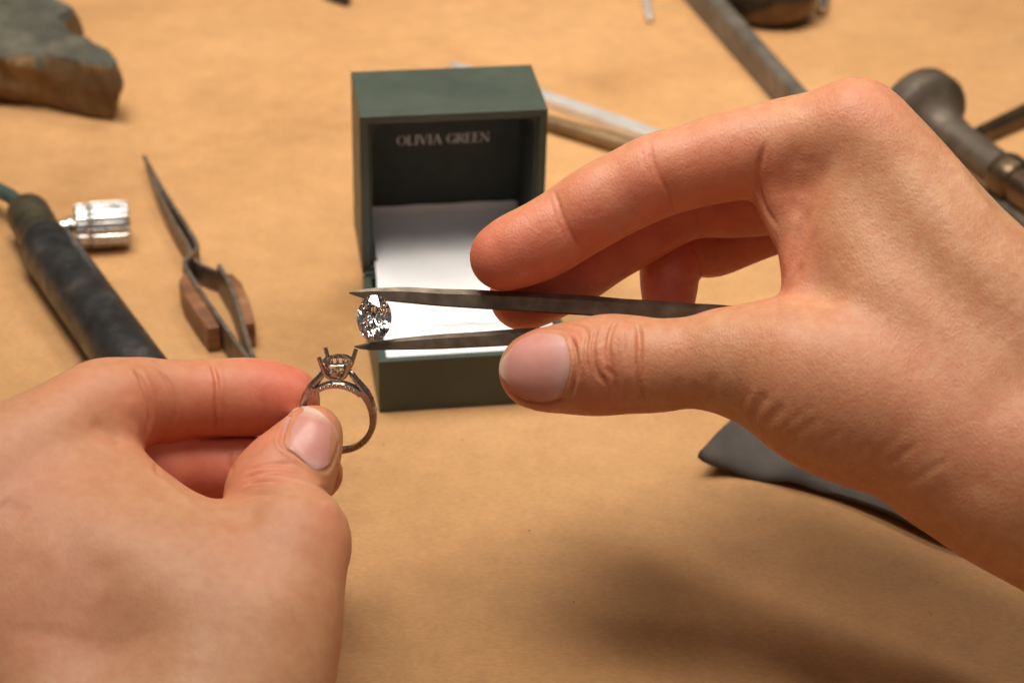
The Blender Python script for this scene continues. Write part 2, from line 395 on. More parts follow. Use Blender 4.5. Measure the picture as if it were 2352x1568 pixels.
GL = {
 'O': (.92, arc(.44, .5, .36, .48, 0, 360, K, H_, 28)),
 'L': (.66, [stroke(.16, 0, .16, 1, K), ser(.16, 1), ser(.16, 0), stroke(.1, .03, .56, .03, .06), stroke(.56, 0, .6, .22, .05, .03)]),
 'I': (.36, [stroke(.18, 0, .18, 1, K), ser(.18, 1), ser(.18, 0)]),
 'V': (.86, [stroke(.12, 1, .44, 0, K), stroke(.76, 1, .44, 0, H_), ser(.12, 1), ser(.76, 1, .2)]),
 'A': (.86, [stroke(.44, 1, .76, 0, K), stroke(.44, 1, .12, 0, H_), ser(.12, 0, .2), ser(.76, 0), stroke(.24, .34, .64, .34, .05)]),
 'G': (.88, arc(.46, .5, .36, .48, 40, 322, K, H_, 26) + [stroke(.74, .02, .74, .42, K), ser(.74, .42), stroke(.72, .98, .74, .74, .04, .06)]),
 'R': (.78, [stroke(.16, 0, .16, 1, K), ser(.16, 0), stroke(.04, .98, .4, .98, .05), stroke(.16, .5, .42, .5, .05)] + arc(.40, .74, .18, .24, -90, 90, K, .05, 12) + [stroke(.36, .5, .7, 0, K), ser(.72, .01, .14)]),
 'E': (.68, [stroke(.16, 0, .16, 1, K), stroke(.04, .98, .56, .98, .06), stroke(.04, .02, .6, .02, .06), stroke(.16, .52, .44, .52, .05), stroke(.56, 1, .57, .8, .04), stroke(.6, 0, .63, .22, .04), stroke(.45, .62, .45, .42, .04)]),
 'N': (.90, [stroke(.14, 0, .14, 1, H_), stroke(.14, 1, .74, 0, K), stroke(.74, 0, .74, 1, H_), ser(.14, 0, .2), ser(.1, 1, .16), ser(.74, 1, .2)]),
 ' ': (.42, [])}
text = 'OLIVIA GREEN'; total = sum(GL[c][0] for c in text)
tx0, tx1, tz = 13.6, 42.9, 29.4
sc = (tx1 - tx0) / total; cap = 3.25
V, F = [], []; x = tx0
for c in text:
    for si, q in enumerate(GL[c][1]):
        n = len(V); V += [LID(x + a * sc, BT - t - 1.66 - 0.012 * (si % 5), tz + b_ * cap) for a, b_ in q]; F.append((n, n + 1, n + 2, n + 3))
    x += GL[c][0] * sc
lt = ob('lettering', V, F, 'letter', lid)

# ------------------------------------------------------------------ hands: implicit bodies polygonised into one skin each
def chain(pts, per=7):
    q = np.array([[*V3(x, y, d), r * d / FP] for x, y, d, r in pts])
    return catmull(q, per)
class Field:
    def __init__(s, lo, hi, h):
        s.lo = np.array(lo, float); s.h = h
        s.n = np.ceil((np.array(hi) - s.lo) / h).astype(int) + 1
        s.ax = [s.lo[i] + h * np.arange(s.n[i]) for i in range(3)]
    def new(s): return np.full(s.n, 30.0, np.float32)
    def capsules(s, A, C, margin=7.5):          # union of tapered segments along C (n,4)
        for a, b in zip(C[:-1], C[1:]):
            r = max(a[3], b[3]) + margin
            lo = np.minimum(a[:3], b[:3]) - r; hi = np.maximum(a[:3], b[:3]) + r
            i0 = np.clip(np.floor((lo - s.lo) / s.h).astype(int), 0, s.n); i1 = np.clip(np.ceil((hi - s.lo) / s.h).astype(int) + 1, 0, s.n)
            if np.any(i1 <= i0): continue
            sl = tuple(slice(p, q) for p, q in zip(i0, i1))
            X = s.ax[0][sl[0]][:, None, None] - a[0]; Y = s.ax[1][sl[1]][None, :, None] - a[1]; Zc = s.ax[2][sl[2]][None, None, :] - a[2]
            d = b[:3] - a[:3]; dd = float(d @ d) + 1e-9
            t_ = np.clip((X * d[0] + Y * d[1] + Zc * d[2]) / dd, 0, 1)
            D = np.sqrt((X - t_ * d[0]) ** 2 + (Y - t_ * d[1]) ** 2 + (Zc - t_ * d[2]) ** 2) - (a[3] + t_ * (b[3] - a[3]))
            np.minimum(A[sl], D.astype(np.float32), out=A[sl])
        return A
def smin(a, b, k):
    h = np.clip(0.5 + 0.5 * (b - a) / k, 0, 1); return b + (a - b) * h - k * h * (1 - h)
def surface_nets(A, lo, h):
    S = A < 0
    n = np.array(A.shape)
    c = np.zeros(n - 1, np.int8)
    for i in (0, 1):
        for j in (0, 1):
            for k in (0, 1): c += S[i:n[0] - 1 + i, j:n[1] - 1 + j, k:n[2] - 1 + k]
    act = (c > 0) & (c < 8); idx = np.argwhere(act)
    num = np.full(act.shape, -1, np.int64); num[act] = np.arange(len(idx))
    acc = np.zeros((len(idx), 3)); cnt = np.zeros(len(idx))
    corners = [(i, j, k) for i in (0, 1) for j in (0, 1) for k in (0, 1)]
    val = {o: A[idx[:, 0] + o[0], idx[:, 1] + o[1], idx[:, 2] + o[2]].astype(float) for o in corners}
    for o in corners:
        for ax in range(3):
            if o[ax]: continue
            p = list(o); p[ax] = 1; p = tuple(p); a, b = val[o], val[p]
            m = (a < 0) != (b < 0); t_ = np.where(m, a / np.where(m, a - b, 1), 0)
            e = np.tile(np.array(o, float), (len(idx), 1)); e[:, ax] += t_
            acc[m] += e[m]; cnt[m] += 1
    Vv = lo + (idx + acc / cnt[:, None]) * h
    Fq = []
    for ax in range(3):
        sl0 = [slice(1, -1)] * 3; sl1 = [slice(1, -1)] * 3; sl0[ax] = slice(0, -1); sl1[ax] = slice(1, None)
        s0, s1 = S[tuple(sl0)], S[tuple(sl1)]; e = np.argwhere(s0 != s1); flip = s0[tuple(e.T)]
        off = np.ones(3, int); off[ax] = 0; e = e + off
        u, w_ = (ax + 1) % 3, (ax + 2) % 3
        def cell(du, dw):
            q = e.copy(); q[:, u] -= du; q[:, w_] -= dw; return num[q[:, 0], q[:, 1], q[:, 2]]
        a, b, c_, d = cell(1, 1), cell(0, 1), cell(0, 0), cell(1, 0)
        q = np.stack([a, b, c_, d], 1); q[~flip] = q[~flip][:, ::-1]; Fq.append(q)
    return Vv, np.concatenate(Fq)
def relax(Vv, Fq, it):
    E_ = np.concatenate([Fq[:, [0, 1]], Fq[:, [1, 2]], Fq[:, [2, 3]], Fq[:, [3, 0]]]); n = len(Vv)
    deg = np.bincount(E_[:, 0], minlength=n) + np.bincount(E_[:, 1], minlength=n)
    for k in range(it):
        lam = 0.55 if k % 2 == 0 else -0.53
        s_ = np.stack([np.bincount(E_[:, 0], Vv[E_[:, 1], i], n) + np.bincount(E_[:, 1], Vv[E_[:, 0], i], n) for i in range(3)], 1) / deg[:, None]
        Vv = Vv + lam * (s_ - Vv)
    return Vv
def hand(name, palm, fingers, mat, creases, flush, nails, kpalm, kf, h, label, bb):
    lo, hi = bb
    Fd = Field(lo, hi, h)
    pal = None
    for C in palm:
        a = Fd.capsules(Fd.new(), chain(C)); pal = a if pal is None else smin(pal, a, kpalm)
    fin = None
    for C in fingers:
        a = Fd.capsules(Fd.new(), chain(C)); fin = a if fin is None else smin(fin, a, 0.7)
    A = smin(pal, fin, kf)
    Vv, Fq = surface_nets(A, Fd.lo, h)
    Vv = relax(Vv, Fq, 14)
    me = bpy.data.meshes.new('tmp'); me.from_pydata(Vv.tolist(), [], Fq.tolist())
    to = bpy.data.objects.new('tmp', me); COL.objects.link(to)
    md = to.modifiers.new('s', 'SUBSURF'); md.levels = 1; md.render_levels = 1
    dg = bpy.context.evaluated_depsgraph_get(); ev = to.evaluated_get(dg); me2 = bpy.data.meshes.new_from_object(ev)
    bpy.data.objects.remove(to); bpy.data.meshes.remove(me)
    n = len(me2.vertices); co = np.empty(n * 3); me2.vertices.foreach_get('co', co); co = co.reshape(-1, 3)
    nr = np.empty(n * 3); me2.vertex_normals.foreach_get('vector', nr); nr = nr.reshape(-1, 3)
    bvh = BVHTree.FromPolygons(co.tolist(), [tuple(p.vertices) for p in me2.polygons])
    def hit(x, y):
        d = Vector(((x - CX) / FP, -(y - CY) / FP, -1.0)).normalized()
        r = bvh.ray_cast(Vector((0, 0, 0)), d)
        return None if r[0] is None else (np.array(r[0]), np.array(r[1]))
    disp = np.zeros(n)
    for pts, amp, wd in creases:
        pl = catmull(np.array(pts, float), 6); P3 = []
        for x, y in pl:
            hh = hit(x, y)
            if hh is not None: P3.append(hh[0])
        if len(P3) < 2: continue
        P3 = np.array(P3); seg = np.linalg.norm(np.diff(P3, axis=0), axis=1)
        lo_, hi_ = P3.min(0) - 3.5 * wd, P3.max(0) + 3.5 * wd
        sel = np.where(np.all((co > lo_) & (co < hi_), 1))[0]
        if not len(sel): continue
        best = np.full(len(sel), 1e9); bt = np.zeros(len(sel)); Ltot = seg.sum(); acc = 0
        for i in range(len(P3) - 1):
            if seg[i] > 6: acc += seg[i]; continue
            a = P3[i]; d = P3[i + 1] - a; t_ = np.clip(((co[sel] - a) @ d) / (d @ d + 1e-9), 0, 1)
            ds = np.linalg.norm(co[sel] - a - t_[:, None] * d, axis=1); m = ds < best
            best[m] = ds[m]; bt[m] = (acc + t_[m] * seg[i]) / Ltot; acc += seg[i]
        taper = np.clip(np.minimum(bt, 1 - bt) * 4.0, 0.0, 1); taper = taper * taper * (3 - 2 * taper)
        g = np.exp(-(best / wd) ** 2)
        rim = np.exp(-((best - 2.0 * wd) / (1.0 * wd)) ** 2) * (0.16 if amp < 0 else 0)
        disp[sel] += taper * amp * (g - rim)
    # slow unevenness of flesh
    rs = np.random.RandomState(5)
    for k in range(10):
        q = rs.normal(size=3); q *= rs.uniform(0.12, 0.45) / np.linalg.norm(q); disp += 0.06 * np.sin(co @ q + rs.uniform(0, 6))
    co2 = co + nr * disp[:, None]
    fl = np.zeros(n)
    for x, y, d, rad, st in flush:
        ds = np.linalg.norm(co - V3(x, y, d), axis=1); fl = np.maximum(fl, st * np.exp(-(ds / rad) ** 2))
    W = v2w(co2); org = W.mean(0); org[2] = W[:, 2].min()
    me2.vertices.foreach_set('co', ((W - org) / 1000).ravel())
    at = me2.attributes.new('flush', 'FLOAT', 'POINT'); at.data.foreach_set('value', fl.astype(np.float32))
    me2.materials.clear(); me2.materials.append(M[mat])
    me2.polygons.foreach_set('use_smooth', np.ones(len(me2.polygons), bool)); me2.update(); me2.name = name
    o = bpy.data.objects.new(name, me2); COL.objects.link(o); o.location = Vector(org) / 1000; WL[o] = org
    tag(o, label, 'hand')
    _bv = []
    # nails: a plate laid on the fingertip; left/right edges and base->tip in picture coordinates
    for left, right, lift, bow in nails:
        Lp, Rp = catmull(np.array(left, float), 6), catmull(np.array(right, float), 6)
        m = 22; k = 18
        Lp = Lp[np.linspace(0, len(Lp) - 1, m).round().astype(int)]; Rp = Rp[np.linspace(0, len(Rp) - 1, m).round().astype(int)]
        G = np.full((m, k, 3), np.nan); Nn = np.full((m, k, 3), np.nan)
        bv2 = BVHTree.FromPolygons(co2.tolist(), [tuple(p.vertices) for p in me2.polygons])
        for i in range(m):
            for j in range(k):
                fv = 2 * j / (k - 1) - 1; axd = (Lp[0] + Rp[0] - Lp[-1] - Rp[-1]); axd = axd / np.linalg.norm(axd)
                x, y = Lp[i] + (Rp[i] - Lp[i]) * j / (k - 1) + axd * bow * (1 - fv * fv) * (1 - 2 * i / (m - 1))
                d = Vector(((x - CX) / FP, -(y - CY) / FP, -1.0)).normalized(); r = bv2.ray_cast(Vector((0, 0, 0)), d)
                if r[0] is not None: G[i, j] = r[0]; Nn[i, j] = r[1]
        # fill misses, then smooth depth
        for i in range(m):
            ok = ~np.isnan(G[i, :, 0])
            for j in range(k):
                if not ok[j] and ok.any():
                    jj = np.where(ok)[0][np.argmin(abs(np.where(ok)[0] - j))]; G[i, j] = G[i, jj]; Nn[i, j] = Nn[i, jj]
        for _ in range(6):
            Q = np.pad(Nn, ((1, 1), (1, 1), (0, 0)), 'edge'); Nn = (Q[:-2, 1:-1] + Q[2:, 1:-1] + Q[1:-1, :-2] + Q[1:-1, 2:] + 2 * Nn) / 6
            Q = np.pad(G, ((1, 1), (1, 1), (0, 0)), 'edge'); S_ = (Q[:-2, 1:-1] + Q[2:, 1:-1] + Q[1:-1, :-2] + Q[1:-1, 2:] + 2 * G) / 6
            G[1:-1, 1:-1] = S_[1:-1, 1:-1]
        Nn /= np.linalg.norm(Nn, axis=2, keepdims=True)
        uu = np.linspace(0, 1, m)[:, None]; vv = np.linspace(-1, 1, k)[None, :]
        lf = lift * np.clip(1 - np.abs(vv) ** 4 * .9, 0, 1) * np.clip(uu / .10, .15, 1) + 0.05
        TopP = G + Nn * lf[..., None]; Bot = G - Nn * 0.5
        ids = np.arange(m * k).reshape(m, k)
        VV = np.concatenate([TopP.reshape(-1, 3), Bot.reshape(-1, 3)]); FF = []
        for i in range(m - 1):
            for j in range(k - 1):
                q = [ids[i, j], ids[i, j + 1], ids[i + 1, j + 1], ids[i + 1, j]]; FF.append(q); FF.append([z + m * k for z in q[::-1]])
        per = list(ids[0, :]) + list(ids[1:, -1]) + list(ids[-1, -2::-1]) + list(ids[-2:0:-1, 0])
        for a, b in zip(per, per[1:] + per[:1]): FF.append([a, b, b + m * k, a + m * k])
        no = ob('fingernail', v2w(VV), FF, 'nail', o, smooth=True, auto=60)
        al = np.tile(np.repeat(np.linspace(0, 1, m), k), 2).astype(np.float32)
        if len(no.data.vertices) == len(al):
            at = no.data.attributes.new('along', 'FLOAT', 'POINT'); at.data.foreach_set('value', al)
    return o

def bbox_of(chains, pad):
    Q = np.concatenate([chain(C) for C in chains]); return Q[:, :3].min(0) - Q[:, 3].max() * 0 - pad, Q[:, :3].max(0) + pad

# ---- right hand (holds the tweezers)
r_index = [(1160, 588, 464, 81), (1190, 573, 464, 88), (1250, 548, 464, 92), (1305, 515, 464, 92), (1365, 476, 463, 95), (1430, 440, 463, 96), (1505, 405, 462, 99), (1591, 380, 462, 100), (1720, 352, 460, 106), (1850, 328, 457, 113), (1965, 304, 454, 119)]
r_thumb = [(1230, 851, 460, 86), (1262, 849, 459, 97), (1310, 845, 458, 106), (1390, 838, 456, 117), (1440, 838, 455, 115), (1510, 839, 453, 108), (1590, 832, 451, 106), (1680, 828, 449, 118), (1790, 842, 447, 150)]
r_mid = [(1203, 680, 479, 80), (1240, 662, 480, 84), (1300, 628, 481, 86), (1400, 560, 482, 88), (1500, 495, 482, 90), (1600, 458, 480, 90), (1720, 450, 477, 95), (1870, 420, 470, 105)]
r_ring = [(1536, 684, 490, 62), (1537, 640, 491, 67), (1542, 590, 493, 68), (1580, 566, 495, 64), (1640, 574, 495, 62), (1760, 522, 490, 66), (1900, 470, 482, 85)]
r_little = [(1575, 610, 507, 46), (1590, 585, 508, 50), (1640, 560, 506, 50), (1780, 520, 499, 58), (1900, 500, 490, 75)]
r_palm = [
 [(1965, 304, 454, 119), (2010, 345, 452, 125), (2070, 420, 450, 132), (2180, 582, 445, 156), (2330, 760, 440, 185), (2520, 960, 436, 205), (2760, 1180, 430, 215)],
 [(1680, 828, 449, 118), (1790, 842, 447, 150), (1870, 872, 445, 185), (1960, 905, 443, 207), (2110, 955, 440, 210), (2250, 1030, 437, 228), (2400, 1095, 434, 255), (2600, 1190, 431, 255), (2800, 1290, 428, 250)],
 [(1860, 372, 458, 92), (1855, 470, 457, 78), (1856, 560, 455, 70), (1866, 650, 452, 72), (1872, 745, 449, 90)],
 [(1830, 400, 457, 60), (1790, 445, 457, 56), (1812, 505, 457, 50)],
 [(1985, 440, 454, 130), (2010, 600, 451, 160), (2090, 760, 446, 190), (2250, 900, 440, 210)],
 [(1870, 420, 470, 105), (1960, 420, 468, 118), (2150, 620, 458, 150), (2400, 860, 448, 190)],
 [(1900, 480, 485, 85), (1980, 520, 480, 100), (2180, 720, 466, 150), (2420, 930, 452, 190)],
]
r_creases = [
 # index: distal, middle and base folds
 ([(1268, 425), (1283, 470), (1300, 515), (1325, 560), (1346, 592)], -0.32, 0.45), ([(1268, 425), (1283, 470), (1300, 515), (1325, 560), (1346, 592)], -0.3, 1.8), ([(1262, 450), (1276, 500), (1296, 545)], -0.12, 0.4),
 ([(1485, 305), (1497, 360), (1512, 400), (1535, 445), (1552, 495)], -0.32, 0.45), ([(1487, 310), (1499, 362), (1514, 402), (1538, 445), (1552, 495)], -0.35, 2.0), ([(1470, 330), (1480, 375), (1492, 410)], -0.12, .4),
 ([(1764, 315), (1750, 355), (1743, 395), (1743, 440), (1760, 486), (1792, 528)], -0.55, 0.6), ([(1764, 325), (1750, 360), (1743, 400), (1745, 440), (1762, 486), (1792, 528)], -0.55, 1.9), ([(1838, 300), (1826, 360), (1818, 410), (1808, 460), (1800, 520), (1796, 600)], -0.5, 2.6),
 ([(1872, 350), (1852, 410), (1836, 460)], -0.14, 1.4), ([(1846, 370), (1836, 420), (1822, 480)], 0.25, 2.0), ([(1905, 370), (1875, 440), (1845, 530)], -0.14, 1.6),
 ([(1838, 480), (1818, 560), (1800, 640)], 0.5, 1.8), ([(1858, 470), (1836, 560), (1815, 640)], -0.5, 1.5),
 ([(1845, 600), (1818, 650), (1790, 680)], -0.5, 1.0), ([(1880, 520), (1850, 600), (1822, 660)], -0.25, 1.2),
 # thumb joint wrinkles
 ([(1420, 728), (1402, 760), (1396, 800), (1404, 850), (1412, 885), (1418, 930)], -0.85, 0.6),
 ([(1455, 735), (1468, 765), (1468, 830), (1470, 880), (1476, 915), (1484, 940)], -0.95, 0.65),
 ([(1374, 745), (1362, 790), (1366, 840), (1384, 882)], -0.55, 0.5), ([(1352, 762), (1345, 810), (1354, 860)], -0.4, 0.45), ([(1392, 740), (1382, 790), (1388, 840)], -0.35, 0.45),
 ([(1432, 740), (1428, 800), (1436, 860), (1446, 900)], 0.45, 1.2), ([(1384, 780), (1380, 830), (1392, 870)], 0.2, .8),
 ([(1390, 842), (1412, 868)], -0.3, 0.5), ([(1372, 850), (1396, 890), (1404, 930)], -0.3, 0.6),
 # thumb flesh folds and wrinkles of the heel
 ([(1766, 895), (1745, 930), (1722, 970)], -0.45, 1.3), ([(1812, 925), (1775, 955), (1745, 985)], -0.3, 1.3), ([(1715, 890), (1703, 945)], -0.25, 1.3),
 ([(1890, 955), (1830, 995), (1780, 1030)], -0.158, 0.9), ([(1950, 975), (1880, 1025), (1825, 1058)], -0.143, 0.9), ([(1870, 925), (1810, 975), (1770, 1010)], -0.090, 0.9),
 ([(2020, 1005), (1940, 1060), (1875, 1090)], -0.158, 0.9), ([(2130, 1000), (2050, 1060), (1980, 1105)], -0.180, 0.9), ([(2200, 1040), (2110, 1095), (2040, 1130)], -0.158, 0.9), ([(2080, 990), (2000, 1050), (1930, 1090)], -0.090, 0.9),
 ([(2140, 1180), (2165, 1150), (2210, 1120), (2300, 1100)], -0.2, 3.0),
 ([(1600, 870), (1596, 925)], -0.22, 1.2), ([(1640, 850), (1632, 930)], -0.22, 1.4), ([(1560, 860), (1556, 930)], -0.18, 1.1),
 # tendon line to the wrist
 ([(2130, 330), (2180, 420), (2230, 500), (2310, 620)], -0.5, 2.6), ([(2160, 310), (2220, 410), (2290, 520)], 0.35, 2.4),
 ([(1780, 720), (1880, 700), (2000, 700)], 0.5, 5.0),
 ([(1520, 640), (1560, 648), (1600, 640)], -0.3, .7), ([(1588, 560), (1606, 600), (1612, 640)], -0.3, .7),
 ([(1596, 470), (1606, 510), (1612, 548)], -0.4, .8), ([(1380, 600), (1400, 640)], -0.4, .8), ([(1352, 640), (1366, 662)], -0.3, .6),
 ([(1545, 500), (1560, 545)], -0.3, .7),
 ([(1300, 742), (1340, 752), (1355, 790)], -0.25, .6),
]
# nail outline grooves
rn_left = [(1296, 776), (1278, 768), (1240, 766), (1204, 776), (1182, 792), (1166, 812)]
rn_right = [(1288, 906), (1268, 916), (1238, 918), (1204, 908), (1180, 896), (1166, 878)]
r_creases += [([(1160, 800), (1200, 770), (1245, 756), (1290, 757), (1312, 768)], -0.25, .5), ([(1306, 766), (1320, 800), (1324, 850), (1312, 905), (1296, 918)], -0.8, .5),
              ([(1308, 908), (1270, 925), (1230, 924), (1190, 912), (1160, 888)], -0.8, .5), ([(1336, 780), (1336, 840), (1328, 900)], 0.35, 1.0), ([(1300, 928), (1250, 938), (1190, 925)], 0.3, .9)]
r_flush = [(1130, 620, 458, 16, 1.0), (1230, 590, 455, 15, .95), (1350, 540, 455, 15, .9), (1500, 460, 452, 15, .8), (1640, 430, 452, 16, .75), (1760, 420, 452, 14, .6), (1500, 330, 452, 10, .3),
           (1203, 690, 472, 18, 1.0), (1350, 620, 474, 18, 1.0), (1500, 540, 474, 18, .95), (1650, 500, 470, 18, .85), (1536, 680, 484, 14, 1.0), (1560, 600, 487, 16, .95), (1700, 560, 486, 16, .85),
           (1790, 600, 448, 11, .6), (1160, 900, 452, 10, .6), (1310, 770, 447, 6, .6), (1400, 850, 444, 12, .45), (1540, 850, 442, 12, .3), (1980, 240, 446, 14, .4), (2050, 940, 422, 30, .3), (1250, 910, 450, 11, .45), (1390, 910, 446, 12, .5), (1800, 850, 430, 16, .25), (2250, 1000, 415, 25, .3)]
bb = bbox_of([r_index, r_thumb, r_mid, r_ring, r_little] + r_palm, 26)
hand('hand', r_palm, [r_index, r_thumb, r_mid, r_ring, r_little], 'skin', r_creases, r_flush,
     [(rn_left, rn_right, 0.28, 17)], 4.0, 3.0, 0.8, 'right hand reaching in from the right, holding the steel tweezers', bb)

# ---- left hand (pinches the ring)
l_index = [(655, 918, 475, 79), (612, 912, 474, 86), (560, 911, 473, 90), (500, 912, 471, 90), (440, 914, 469, 92), (380, 918, 466, 96), (310, 922, 462, 103), (240, 946, 457, 116), (130, 1012, 448, 126), (0, 1092, 438, 138), (-140, 1180, 428, 150)]
l_mid = [(722, 1090, 477, 67), (660, 1082, 477, 73), (580, 1080, 476, 77), (500, 1080, 474, 78), (420, 1080, 471, 80), (300, 1090, 466, 88), (150, 1140, 457, 105)]
l_ring = [(640, 1190, 477, 62), (560, 1190, 478, 68), (460, 1185, 477, 72), (330, 1180, 472, 80), (180, 1210, 462, 95)]
l_little = [(560, 1290, 474, 55), (460, 1285, 474, 62), (330, 1280, 470, 70), (180, 1300, 462, 90)]
l_thumb = [(716, 1000, 459, 70), (700, 1030, 457, 85), (678, 1064, 455, 98), (650, 1104, 452, 112), (630, 1142, 449, 116), (640, 1185, 443, 112)]
l_palm = [
 [(640, 1190, 442, 104), (696, 1234, 433, 108), (694, 1290, 428, 107), (688, 1340, 425, 106), (668, 1440, 420, 112), (632, 1560, 416, 126)],
 [(240, 946, 457, 116), (130, 1012, 448, 126), (0, 1092, 438, 138), (-140, 1180, 428, 150), (-300, 1300, 420, 170)],
 [(235, 1112, 447, 92), (300, 1175, 443, 104), (380, 1242, 438, 114), (450, 1282, 435, 122), (530, 1290, 433, 126), (620, 1260, 433, 120)],
 [(590, 1480, 420, 130), (580, 1580, 416, 150), (500, 1740, 410, 190), (360, 1900, 402, 230)],
 [(250, 1190, 443, 140), (300, 1310, 434, 195), (450, 1390, 428, 195), (540, 1440, 424, 180)],
 [(60, 1120, 446, 150), (120, 1230, 440, 190), (150, 1380, 434, 230)],
 [(60, 1230, 438, 170), (200, 1340, 432, 215), (370, 1440, 426, 225), (440, 1560, 420, 230), (420, 1760, 410, 260), (250, 1950, 400, 265), (50, 2200, 392, 250)],
 [(-80, 1250, 436, 190), (20, 1420, 430, 240), (150, 1640, 420, 270), (150, 1850, 408, 275), (0, 2150, 394, 260)],
 [(150, 1140, 457, 105), (60, 1260, 448, 150), (60, 1450, 440, 200)], [(180, 1210, 464, 95), (120, 1330, 455, 150)], [(180, 1300, 462, 90), (150, 1450, 450, 150)],
]
l_creases = [
 ([(306, 840), (330, 880), (345, 930), (346, 975), (340, 1005)], -1.1, .8), ([(360, 842), (390, 880), (403, 930), (402, 985)], -0.6, .55), ([(372, 835), (350, 828)], -.2, .6),
 ([(484, 822), (492, 850), (498, 880), (496, 930), (493, 998)], -0.8, .55), ([(505, 900), (512, 960), (510, 998)], -0.25, .7), ([(595, 900), (604, 940), (600, 980)], -.15, .8),
 ([(200, 968), (232, 985), (262, 1006), (286, 1034)], -0.5, 2.0), ([(290, 905), (315, 960), (310, 1010)], .3, 2.0),
 ([(360, 1040), (362, 1080), (372, 1110)], -.35, .7), ([(535, 1015), (536, 1060), (528, 1110)], -.45, .8), ([(345, 1030), (346, 1060)], -.2, .5),
 # thumb joint wrinkles
 ([(556, 1118), (590, 1106), (640, 1100), (690, 1106), (728, 1120)], -1.1, 1.0), ([(548, 1102), (596, 1084), (650, 1079), (706, 1090)], -0.7, .7), ([(556, 1086), (600, 1068), (645, 1063), (680, 1068)], -0.45, .6), ([(540, 1128), (590, 1116), (650, 1112), (700, 1118)], 0.5, 1.2),
 ([(536, 1146), (580, 1134), (630, 1130), (690, 1136)], -0.5, .9), ([(690, 1092), (722, 1110), (752, 1130)], -0.35, .7),
 ([(560, 1060), (590, 1040), (615, 1010)], -.15, .7),
 # nail folds
 ([(668, 945), (655, 975), (647, 1006), (650, 1024), (672, 1040), (700, 1060), (728, 1084)], -0.8, .5), ([(728, 1084), (752, 1076), (770, 1040), (780, 1005)], -0.35, .5),
 ([(642, 1000), (640, 1020), (662, 1044), (700, 1070)], 0.3, .9),
 ([(330, 1065), (400, 1125), (455, 1165), (505, 1172)], 0.35, 1.6), ([(120, 1270), (200, 1300), (260, 1340)], -.35, 3.5), ([(40, 1230), (140, 1280), (230, 1320)], .3, 4.0),
 ([(0, 1150), (60, 1190)], -.3, 3), ([(480, 1180), (560, 1190), (610, 1170)], -.4, 2.5), ([(740, 1150), (782, 1180)], .3, 2.0),
]
l_flush = [(660, 890, 468, 17, 1.0), (600, 940, 466, 16, .8), (480, 940, 463, 15, .7), (330, 950, 455, 14, .6), (600, 1090, 470, 20, 1.0), (450, 1080, 464, 20, .95), (770, 1100, 472, 12, .8), (600, 1090, 440, 12, .55), (590, 1000, 450, 12, .65), (760, 1210, 424, 12, .3), (720, 1000, 452, 8, .3), (40, 1150, 425, 20, .3), (650, 1110, 440, 10, .35), (200, 960, 448, 14, .35), (100, 1400, 408, 22, .2), (600, 1250, 420, 14, .2)]
ln_left = [(690, 1050), (668, 1034), (651, 1018), (650, 985), (660, 955), (676, 938)]
ln_right = [(735, 1078), (750, 1068), (766, 1050), (777, 1015), (768, 980), (738, 948)]
bb = bbox_of([l_index, l_mid, l_ring, l_little, l_thumb] + l_palm, 30)
hand('hand', l_palm, [l_index, l_mid, l_ring, l_little, l_thumb], 'skin_b', l_creases, l_flush,
     [(ln_left, ln_right, 0.18, 8)], 9.0, 3.0, 0.95, 'left hand in the near left corner, pinching the ring', bb)
# ------------------------------------------------------------------ ring, diamond, tweezers
def V2(v): return v2w(np.asarray(v, float))
# ring: local x right, z up through the head, y = finger axis (towards camera)
RC = V3(777, 958, 466)
el, yw = math.radians(20), math.radians(-7)
ru = np.array([0.02, math.cos(el), math.sin(el)]); ru /= np.linalg.norm(ru)
rn = np.array([math.sin(yw), -math.sin(el) * math.cos(yw), math.cos(el) * math.cos(yw)]); rn -= ru * (rn @ ru); rn /= np.linalg.norm(rn)
rx = np.cross(ru, rn); rx /= np.linalg.norm(rx)
def RG(x, y, z): return V2(RC + rx * x + rn * y + ru * z)
rg = thing('ring', RG(0, 0, -9.3), 'silver engagement ring without its stone, pinched between thumb and forefinger', 'ring')
# shank: from left shoulder round the bottom to the right shoulder, flaring into two split shoulders
Ri = 7.55
def shank_ring(a, ro, ri, hw):
    c, s_ = math.cos(a), math.sin(a)
    m = 0.22
    pr = [(ri, -hw + m), (ri + m, -hw), (ro - m * 1.4, -hw), (ro, -hw + m * 2), (ro, hw - m * 2), (ro - m * 1.4, hw), (ri + m, hw), (ri, hw - m)]
    return [RG(r * c, y, r * s_) for r, y in pr]
rings = []
for k in range(73):
    a = math.radians(52 - (284) * k / 72)      # 52 deg over the bottom to 128+...
    dg = abs(((math.degrees(a) + 90 + 180) % 360) - 180)   # 0 at bottom .. 142 at shoulders
    fl = max(0, (dg - 70) / 72)
    ro = Ri + 1.45 + 1.0 * fl ** 1.6; ri = Ri + 0.55 * max(0, (dg - 95) / 47) ** 1.5
    rings.append(shank_ring(a, ro, ri, 0.95 + 0.35 * fl))
v, f = loft(rings)
ob('shank', v, f, 'gold', rg, smooth=True, auto=35)
for sx in (-1, 1):                              # shoulders sweeping up to the head
    path = [RG(sx * x, 0, z) for x, z in ((8.35, 3.4), (7.7, 5.0), (6.6, 6.8), (5.4, 8.3), (4.3, 9.6), (3.4, 10.9), (2.8, 11.8))]
    v, f = tube(path, [.62, .88, 1.0, 0.95, 0.85, 0.75, 0.55], 10, rn_w := (v2w(RC + rn) - v2w(RC)))
    ob('shoulder', v, f, 'gold', rg, smooth=True)
